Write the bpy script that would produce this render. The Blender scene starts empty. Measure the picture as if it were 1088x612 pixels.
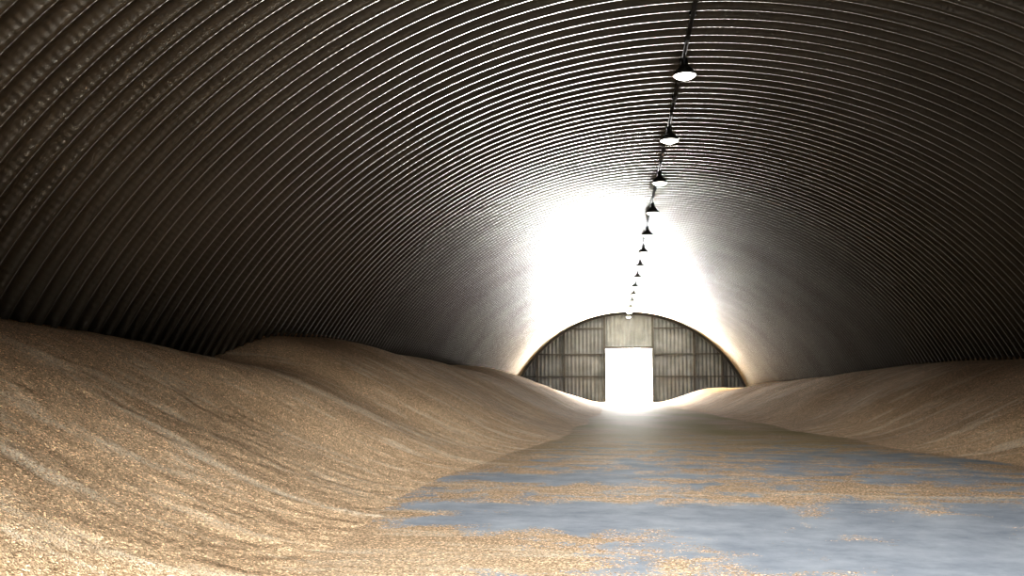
import bpy, math, random
from mathutils import Vector, noise
S=bpy.context.scene
R=10.45; ZC=-2.95; L0=-20.0; L1=79.0; PITCH=0.37
CAMX=-1.42; CAMZ=1.18

def link(o): S.collection.objects.link(o); return o
def mesh(name,v,f,mat=None,smooth=False,parent=None):
    m=bpy.data.meshes.new(name); m.from_pydata(v,[],f); m.update()
    if smooth: m.polygons.foreach_set('use_smooth',[True]*len(m.polygons))
    o=link(bpy.data.objects.new(name,m))
    if mat: m.materials.append(mat)
    if parent: o.parent=parent
    return o
def boxdata(boxes):
    v=[];f=[]
    for (x0,x1,y0,y1,z0,z1) in boxes:
        b=len(v)
        v+=[(x0,y0,z0),(x1,y0,z0),(x1,y1,z0),(x0,y1,z0),(x0,y0,z1),(x1,y0,z1),(x1,y1,z1),(x0,y1,z1)]
        f+=[tuple(b+i for i in q) for q in ((0,3,2,1),(4,5,6,7),(0,1,5,4),(1,2,6,5),(2,3,7,6),(3,0,4,7))]
    return v,f
class NT:
    def __init__(s,name):
        s.m=bpy.data.materials.new(name); s.m.use_nodes=True
        s.t=s.m.node_tree; s.b=s.t.nodes['Principled BSDF']
    def n(s,typ,**k):
        x=s.t.nodes.new(typ)
        for a,b in k.items():
            if a in x.inputs: x.inputs[a].default_value=b
            else: setattr(x,a,b)
        return x
    def l(s,a,b): s.t.links.new(a,b)
    def ramp(s,src,stops):
        r=s.n('ShaderNodeValToRGB'); e=r.color_ramp.elements
        while len(e)<len(stops): e.new(.5)
        for i,(p,c) in enumerate(stops):
            e[i].position=p; e[i].color=(*c,1) if len(c)==3 else c
        s.l(src,r.inputs[0]); return r
    def mix(s,fac,a,b,mode='MIX'):
        x=s.n('ShaderNodeMix',data_type='RGBA',blend_type=mode)
        for i,val in ((0,fac),(6,a),(7,b)):
            if hasattr(val,'links'): s.l(val,x.inputs[i])
            else: x.inputs[i].default_value=val if i==0 else (*val,1)
        return x.outputs[2]
    def madd(s,a,m,b):
        x=s.n('ShaderNodeMath',operation='MULTIPLY_ADD'); s.l(a,x.inputs[0]); x.inputs[1].default_value=m
        if hasattr(b,'links'): s.l(b,x.inputs[2])
        else: x.inputs[2].default_value=b
        return x.outputs[0]
def simple(name,col,rough=.6,metal=0,scale=3,var=.25):
    t=NT(name); tc=t.n('ShaderNodeTexCoord')
    nz=t.n('ShaderNodeTexNoise',Scale=scale,Detail=6.0); t.l(tc.outputs['Object'],nz.inputs['Vector'])
    r=t.ramp(nz.outputs[0],[(.3,tuple(c*(1-var) for c in col)),(.7,tuple(min(1,c*(1+var)) for c in col))])
    t.l(r.outputs[0],t.b.inputs['Base Color']); t.b.inputs['Roughness'].default_value=rough; t.b.inputs['Metallic'].default_value=metal
    return t.m

# ---------- materials
t=NT('galvanised_rib_steel'); tc=t.n('ShaderNodeTexCoord')
nz=t.n('ShaderNodeTexNoise',Scale=.35,Detail=5.0); t.l(tc.outputs['Object'],nz.inputs['Vector'])
r=t.ramp(nz.outputs[0],[(.3,(.105,.09,.068)),(.7,(.14,.123,.096))])
n2=t.n('ShaderNodeTexNoise',Scale=6.0,Detail=4.0); t.l(tc.outputs['Object'],n2.inputs['Vector'])
r2=t.ramp(n2.outputs[0],[(.3,(.92,.92,.92)),(.7,(1,1,1))])
t.l(t.mix(1.0,r.outputs[0],r2.outputs[0],'MULTIPLY'),t.b.inputs['Base Color'])
t.b.inputs['Metallic'].default_value=.5; t.b.inputs['Roughness'].default_value=.37
t.b.inputs['Specular IOR Level'].default_value=.62
uv=t.n('ShaderNodeUVMap',uv_map='UVMap'); w=t.n('ShaderNodeTexWave',Scale=3.2,Distortion=0.0); w.bands_direction='X'
t.l(uv.outputs[0],w.inputs['Vector'])
bp=t.n('ShaderNodeBump',Strength=.26,Distance=.009); t.l(w.outputs['Fac'],bp.inputs['Height']); t.l(bp.outputs[0],t.b.inputs['Normal'])
M_rib=t.m
M_dark=simple('dark_steel',(.03,.028,.025),.6,.4)
M_wall=simple('weathered_sheet',(.055,.062,.069),.6,.2,1.2,.3)
M_wall2=simple('weathered_sheet_light',(.08,.089,.096),.6,.2,1.2,.2)
M_frame=simple('girt_steel',(.016,.016,.015),.6,.3)
M_shade=simple('lamp_enamel',(.10,.10,.095),.35,.5)
t=NT('lamp_diffuser'); t.b.inputs['Base Color'].default_value=(.9,.9,.85,1); t.b.inputs['Emission Color'].default_value=(1,.97,.90,1); t.b.inputs['Emission Strength'].default_value=5
M_glow=t.m

def grain_nodes(t,tc):
    big=t.n('ShaderNodeTexNoise',Scale=.6,Detail=6.0); t.l(tc.outputs['Object'],big.inputs['Vector'])
    base=t.ramp(big.outputs[0],[(.3,(.61,.44,.285)),(.7,(.74,.555,.375))])
    v=t.n('ShaderNodeTexVoronoi',Scale=80.0); t.l(tc.outputs['Object'],v.inputs['Vector'])
    sep=t.n('ShaderNodeSeparateColor'); t.l(v.outputs['Color'],sep.inputs[0])
    kr=t.ramp(sep.outputs[0],[(0,(.40,.36,.31)),(.45,(.88,.86,.83)),(.85,(1.12,1.12,1.12)),(1,(2.4,2.4,2.4))])
    c=t.mix(1.0,base.outputs[0],kr.outputs[0],'MULTIPLY')
    mp=t.n('ShaderNodeMapping'); mp.inputs['Rotation'].default_value=(0,0,math.radians(35)); mp.inputs['Scale'].default_value=(.5,2.4,1)
    t.l(tc.outputs['Object'],mp.inputs[0]); st=t.n('ShaderNodeTexNoise',Scale=.9,Detail=7.0,Roughness=.65); t.l(mp.outputs[0],st.inputs['Vector'])
    sr=t.ramp(st.outputs[0],[(.52,(0,0,0)),(.62,(.8,.8,.8))])
    # chaff lies as separate pale flakes
    fl=t.ramp(sep.outputs[2],[(.35,(0,0,0)),(.6,(1,1,1))])
    c=t.mix(t.mix(1.0,sr.outputs[0],fl.outputs[0],'MULTIPLY'),c,(.94,.83,.66))
    m=t.n('ShaderNodeTexNoise',Scale=14.0,Detail=4.0); t.l(tc.outputs['Object'],m.inputs['Vector'])
    return c,t.madd(m.outputs[0],1.3,v.outputs['Distance']),sep
t=NT('wheat_grain'); tc=t.n('ShaderNodeTexCoord'); c,h,_=grain_nodes(t,tc)
t.l(c,t.b.inputs['Base Color']); t.b.inputs['Roughness'].default_value=.8; t.b.inputs['Specular IOR Level'].default_value=.2
bp=t.n('ShaderNodeBump',Strength=.45,Distance=.009); t.l(h,bp.inputs['Height']); t.l(bp.outputs[0],t.b.inputs['Normal'])
M_grain=t.m
t=NT('dusty_concrete'); tc=t.n('ShaderNodeTexCoord'); c,h,sep=grain_nodes(t,tc)
a=t.n('ShaderNodeTexNoise',Scale=1.6,Detail=10.0,Roughness=.72); t.l(tc.outputs['Object'],a.inputs['Vector'])
cc=t.ramp(a.outputs[0],[(.32,(.30,.325,.365)),(.5,(.40,.425,.46)),(.68,(.50,.525,.55))])
at=t.n('ShaderNodeAttribute',attribute_name='dust')
ol=t.n('ShaderNodeAttribute',attribute_name='chaff')
fn=t.n('ShaderNodeTexNoise',Scale=14.0,Detail=5.0,Roughness=.7); t.l(tc.outputs['Object'],fn.inputs['Vector'])
mn=t.n('ShaderNodeTexNoise',Scale=1.5,Detail=9.0,Roughness=.64,Distortion=.6); t.l(tc.outputs['Object'],mn.inputs['Vector'])
s=t.madd(fn.outputs[0],1.9,at.outputs['Fac'])      # .95
s=t.madd(mn.outputs[0],5.0,s)                       # 2.5
s=t.madd(sep.outputs[1],.8,s)                       # .4
mr=t.n('ShaderNodeMapRange'); mr.inputs[1].default_value=3.82; mr.inputs[2].default_value=3.96; mr.inputs[4].default_value=.95; t.l(s,mr.inputs[0])
cm=t.mix(mr.outputs[0],cc.outputs[0],c)
t.l(t.mix(ol.outputs['Fac'],cm,(.38,.31,.13)),t.b.inputs['Base Color'])
t.b.inputs['Roughness'].default_value=.75; t.b.inputs['Specular IOR Level'].default_value=.08
bp=t.n('ShaderNodeBump',Strength=.5,Distance=.010); t.l(mr.outputs[0],bp.inputs['Height']); t.l(bp.outputs[0],t.b.inputs['Normal'])
M_floor=t.m

# ---------- arched corrugated shell (walls + roof in one skin)
A=math.asin(-ZC/R)
a0=A-0.004; a1=math.pi-A+0.004; NA=110
DP=.125
prof=[(0,0),(.12,0.0),(.28,.10),(.38,.75),(.45,1),(.53,1),(.60,.75),(.70,.10),(.86,0.0)]
ys=[]; y=L0
while y<L1-1e-6:
    for p,d in prof:
        ys.append((min(y+p*PITCH,L1),d*DP))
    y+=PITCH
ys.append((L1,0))
v=[];f=[]
for (y,d) in ys:
    for i in range(NA+1):
        a=a0+(a1-a0)*i/NA; r=R+.05-d
        v.append((math.cos(a)*r,y,ZC+math.sin(a)*r))
W=NA+1
for j in range(len(ys)-1):
    for i in range(NA):
        f.append((j*W+i,j*W+i+1,(j+1)*W+i+1,(j+1)*W+i))
ceil=mesh('ceiling',v,f,M_rib,True)
ul=ceil.data.uv_layers.new(name='UVMap')
vi=[0]*len(ceil.data.loops); ceil.data.loops.foreach_get('vertex_index',vi)
buf=[]
for q in vi:
    buf+= [((q%W)/NA)*(a1-a0)*R, v[q][1]]
ul.data.foreach_set('uv',buf)

# ---------- end walls
def archz(x,r=R): return ZC+math.sqrt(max(0,r*r-x*x))
def endwall(name,Y,dw,dh,mat,mat2):
    o=bpy.data.objects.new(name,None); link(o)
    for part,(xa,xb,zb,mt) in {'sheet_left':(-10,-dw,0,mat),'sheet_over_door':(-dw,dw,dh,mat2),'sheet_right':(dw,10,0,mat)}.items():
        v=[];f=[];n=int((xb-xa)/.08)
        for i in range(n+1):
            x=xa+(xb-xa)*i/n; dd=[0,0,.06,.06][i%4]
            zt=max(zb+.01,archz(x)+.0); v+=[(x,Y-dd,zb),(x,Y-dd,zt)]
        for i in range(n): f.append((2*i,2*i+2,2*i+3,2*i+1))
        mesh(part,v,f,mt,False,o)
    return o
we=endwall('wall_back',L1,1.9,4.4,M_wall,M_wall2)
bx=[]
s=.09
for x in (-7.6,-5.35,-1.99,1.99,5.35,7.6):
    bx.append((x-s,x+s,L1-.26,L1-.06,0,archz(x)-.05))
for z in (2.1,3.95,6.1):
    hw=math.sqrt(R*R-(z-ZC)**2)-.1
    bx+=[(-hw,-1.95,L1-.2,L1-.05,z-.05,z+.05),(1.95,hw,L1-.2,L1-.05,z-.05,z+.05)]
bx.append((-2.05,2.05,L1-.28,L1-.05,4.4,4.58))
vv,ff=boxdata(bx); mesh('girts',vv,ff,M_frame,False,we)
v=[];f=[]
for i in range(81):
    a=a0+(a1-a0)*i/80
    for r,y in ((R-.05,L1-.3),(R-.28,L1-.3),(R-.28,L1-.06)):
        v.append((math.cos(a)*r,y,ZC+math.sin(a)*r))
for i in range(80):
    for q in (0,1): f.append((3*i+q,3*i+q+1,3*i+q+4,3*i+q+3))
mesh('arch_flashing',v,f,M_frame,False,we)
wf=endwall('wall_front',L0,3.2,5.0,M_wall,M_wall)

# ---------- grain heightfield
def sm(a,b,x):
    t=max(0,min(1,(x-a)/(b-a))); return t*t*(3-2*t)
def lerp(tab,d):
    if d<=tab[0][0]: return tab[0][1]
    for (p,a),(q,b) in zip(tab,tab[1:]):
        if d<=q: return a+(b-a)*sm(p,q,d)
    return tab[-1][1]
HL=[(-12,2.0),(4,2.35),(9,2.27),(12,2.13),(17,1.78),(21,2.5),(25,2.65),(30,2.4),(37,2.1),(46,2.35),(56,2.1),(64,1.5),(72,1.1),(79,.8)]
HR=[(-12,1.6),(10,1.9),(20,2.3),(26,2.1),(34,2.1),(42,1.8),(50,1.65),(58,1.3),(66,1.0),(73,1.25),(79,.8)]
TL=[(-12,4.4),(3,4.0),(8,4.1),(12,4.5),(16,3.9),(24,3.1),(34,2.9),(45,2.5),(60,2.8),(70,3.0),(79,3.0)]
TR=[(-12,6),(8,6.2),(14,5.4),(20,4.6),(28,4.3),(40,3.6),(60,3.0),(70,2.6),(79,2.9)]
def softmin(a,b,k=.35):
    return -k*math.log(math.exp(-a/k)+math.exp(-b/k))
BL=[(-3.3,6.4,1.9,1.25,1.6),(-3.0,8.95,.45,.3,1.6),(.8,11.2,2.0,.8,.4),(-2.1,11.2,.8,.3,.9),
    (-2.3,12.6,1.3,.7,-1.6),(-2.0,8.9,1.7,.75,-1.9),(2.6,17.0,2.2,2.2,-.8),(0.6,6.8,2.4,2.0,-1.25),(3.6,8.5,2.0,1.6,-1.0),(4.6,12.6,1.6,1.6,-.5),(-.9,14,1.0,.8,-.5)]
def dustv(x,y):
    d=.24
    for (cx,cy,rx,ry,a) in BL:
        e=((x-cx)/rx)**2+((y-cy)/ry)**2
        if e<6: d+=a*math.exp(-e*.9)
    p=Vector((x*.55,y*.4,3.1)); d+=.45*noise.noise(p)+.35*noise.noise(Vector((x*1.3+5,y*.9,1)))+.22*noise.noise(Vector((x*3.5,y*2.8,7)))
    if y>17: d+=min(1.5,(y-17)*.08)
    return d
def toe_lo(y,side): return .35*noise.noise(Vector((y*.2,side*3,0)))
def toe_hi(y,side): return (1-sm(18,40,y))*(.30*noise.noise(Vector((y*.8,side*5,2)))+.12*noise.noise(Vector((y*2.2,side*5,6))))
def pile(x,y,side):
    s=-x if side<0 else x
    toe=lerp(TL if side<0 else TR,y)+toe_lo(y,side); H=lerp(HL if side<0 else HR,y)
    toe+=toe_hi(y,side)*math.exp(-max(0,s-toe)/.35)*.3
    w=.5; u=(s-toe-.1)/w
    sp=w*(u if u>30 else math.log1p(math.exp(u)))
    h=softmin(.54*sp,H)+ .35*math.log(1+math.exp(-H/.35))
    nf=1-sm(9,22,y)
    h+= sm(0,.8,h)*((.05+.04*nf)*noise.noise(Vector((x*.4,y*.25,9)))+nf*.016*noise.noise(Vector((x*1.4,y*1.1,4)))+nf*.008*noise.noise(Vector((x*4,y*3,4))))
    return h
def yrows(a,b):
    out=[];y=a
    while y<b:
        out.append(y); y+= .12 if y<3 else (.05+.0045*(y-3))
    out.append(b); return out
def field(name,x0,x1,side,mat):
    rows=yrows(-6,L1-.3); nx=int((x1-x0)/.07); v=[];f=[]
    for y in rows:
        for i in range(nx+1):
            x=x0+(x1-x0)*i/nx
            h=pile(x,y,side)*sm(-6.2,-3.5,y)
            z=h-.06+.012*noise.noise(Vector((x*6,y*5,2)))
            lim=math.sqrt(R*R-(max(z,0)-ZC)**2)-.02
            xx=max(-lim,min(lim,x)); v.append((xx,y,max(z,-.04)))
    w=nx+1
    for j in range(len(rows)-1):
        for i in range(nx):
            q=(j*w+i,j*w+i+1,(j+1)*w+i+1,(j+1)*w+i)
            if max(v[k][2] for k in q)>-.005: f.append(q)
    return mesh(name,v,f,mat,True)
field('grain_pile',-9.98,-.5,-1,M_grain)
field('grain_pile.001',.8,9.98,1,M_grain)

# ---------- floor
rows=[L0-.2]+yrows(-6,L1+.2); nx=200; v=[];f=[];dv=[];ov=[]
for y in rows:
    for i in range(nx+1):
        x=-10.4+20.8*i/nx; v.append((x,y,0)); 
        d=dustv(x,y)
        e=min((x+lerp(TL,y)+toe_lo(y,-1)+2*toe_hi(y,-1)),(lerp(TR,y)+toe_lo(y,1)+2*toe_hi(y,1)-x))
        ov.append(.85*sm(13,28,y)*sm(-.3,1.2,e)*max(.2,min(1,.7+.9*noise.noise(Vector((x*.6,y*.25,11))))))
        d+=2.6*math.exp(-max(0,e-.05)/.42)
        if y<2: d-=1
        dv.append(.9*max(-1.6,min(2.8,d)))
w=nx+1
for j in range(len(rows)-1):
    for i in range(nx): f.append((j*w+i,j*w+i+1,(j+1)*w+i+1,(j+1)*w+i))
fl=mesh('floor',v,f,M_floor)
at=fl.data.attributes.new('dust','FLOAT','POINT'); at.data.foreach_set('value',dv)
at=fl.data.attributes.new('chaff','FLOAT','POINT'); at.data.foreach_set('value',ov)

M_out=simple('yard_gravel',(.75,.74,.72),.9,0,2,.1)
mesh('yard_ground',[(-60,L1+.2,-.02),(60,L1+.2,-.02),(60,L1+90,-.02),(-60,L1+90,-.02)],[(0,1,2,3)],M_out)

# ---------- lamps + conduit
def lathe(prof,n=28):
    v=[];f=[]
    for r,z in prof:
        for i in range(n):
            a=2*math.pi*i/n; v.append((r*math.cos(a),r*math.sin(a),z))
    for j in range(len(prof)-1):
        for i in range(n): f.append((j*n+i,j*n+(i+1)%n,(j+1)*n+(i+1)%n,(j+1)*n+i))
    return v,f
sv,sf=lathe([(.001,.41),(.02,.41),(.02,.33),(.055,.33),(.062,.31),(.062,.20),(.085,.18),(.10,.15),(.15,.11),(.195,.05),(.215,.0),(.22,-.012),(.212,-.012),(.19,.045),(.145,.10),(.09,.14),(.001,.15)])
gv,gf=lathe([(.001,-.085),(.08,-.078),(.15,-.05),(.198,-.015),(.211,.008)])
ms=None
def lampobj(y):
    global ms,mg
    e=link(bpy.data.objects.new('pendant_lamp',None)); e.location=(0,y,6.98)
    if ms is None:
        a=mesh('shade',sv,sf,M_shade,True,e); b=mesh('diffuser',gv,gf,M_glow,True,e)
        ms=a.data; mg=b.data
    else:
        for nm,m in (('shade',ms),('diffuser',mg)):
            o=link(bpy.data.objects.new(nm,m)); o.parent=e
y=17.3-4.66*7
while y<L1-1:
    lampobj(y); y+=4.66
bx=[(-.035,.035,L0+.1,L1-.3,7.39,7.45)]
y=L0+.5
while y<L1-1: bx.append((-.06,.06,y-.03,y+.03,7.40,7.47)); y+=2.33
vv,ff=boxdata(bx); mesh('conduit_rail',vv,ff,M_dark)

# ---------- lights
def area(name,loc,rot,sx,sy,P,col,spread=180):
    l=bpy.data.lights.new(name,'AREA'); l.shape='RECTANGLE'; l.size=sx; l.size_y=sy; l.energy=P; l.color=col; l.spread=math.radians(spread)
    o=link(bpy.data.objects.new(name,l)); o.location=loc; o.rotation_euler=rot; return o
# added upward area light outside the door, standing in for yard bounce
area('yard_bounce_fill',(0,L1+3.6,.05),(math.radians(180),0,0),8,6.4,430000,(1,.985,.95))
area('door_daylight',(0,L1+7.2,2.6),(math.radians(-90-8),0,0),8,5.2,23000,(1,.99,.97))
area('entrance_daylight',(-.5,L0-.2,2.7),(math.radians(76.5),0,math.radians(1)),5.5,1.6,3600,(.96,.98,1),32)
wd=bpy.data.worlds.new('World'); S.world=wd; wd.use_nodes=True
bg=wd.node_tree.nodes['Background']; bg.inputs[0].default_value=(.95,.97,1,1); bg.inputs[1].default_value=4.0
# ---------- camera
c=bpy.data.cameras.new('Camera'); co=link(bpy.data.objects.new('Camera',c)); S.camera=co
c.sensor_width=36; c.lens=1000*36/1088; c.clip_end=500
co.location=(CAMX,0,CAMZ); co.rotation_euler=(math.radians(90+6.05),0,math.radians(6.02))
S.view_settings.view_transform='Standard'
try: S.view_settings.look='High Contrast'
except Exception as ex: print('look',ex)
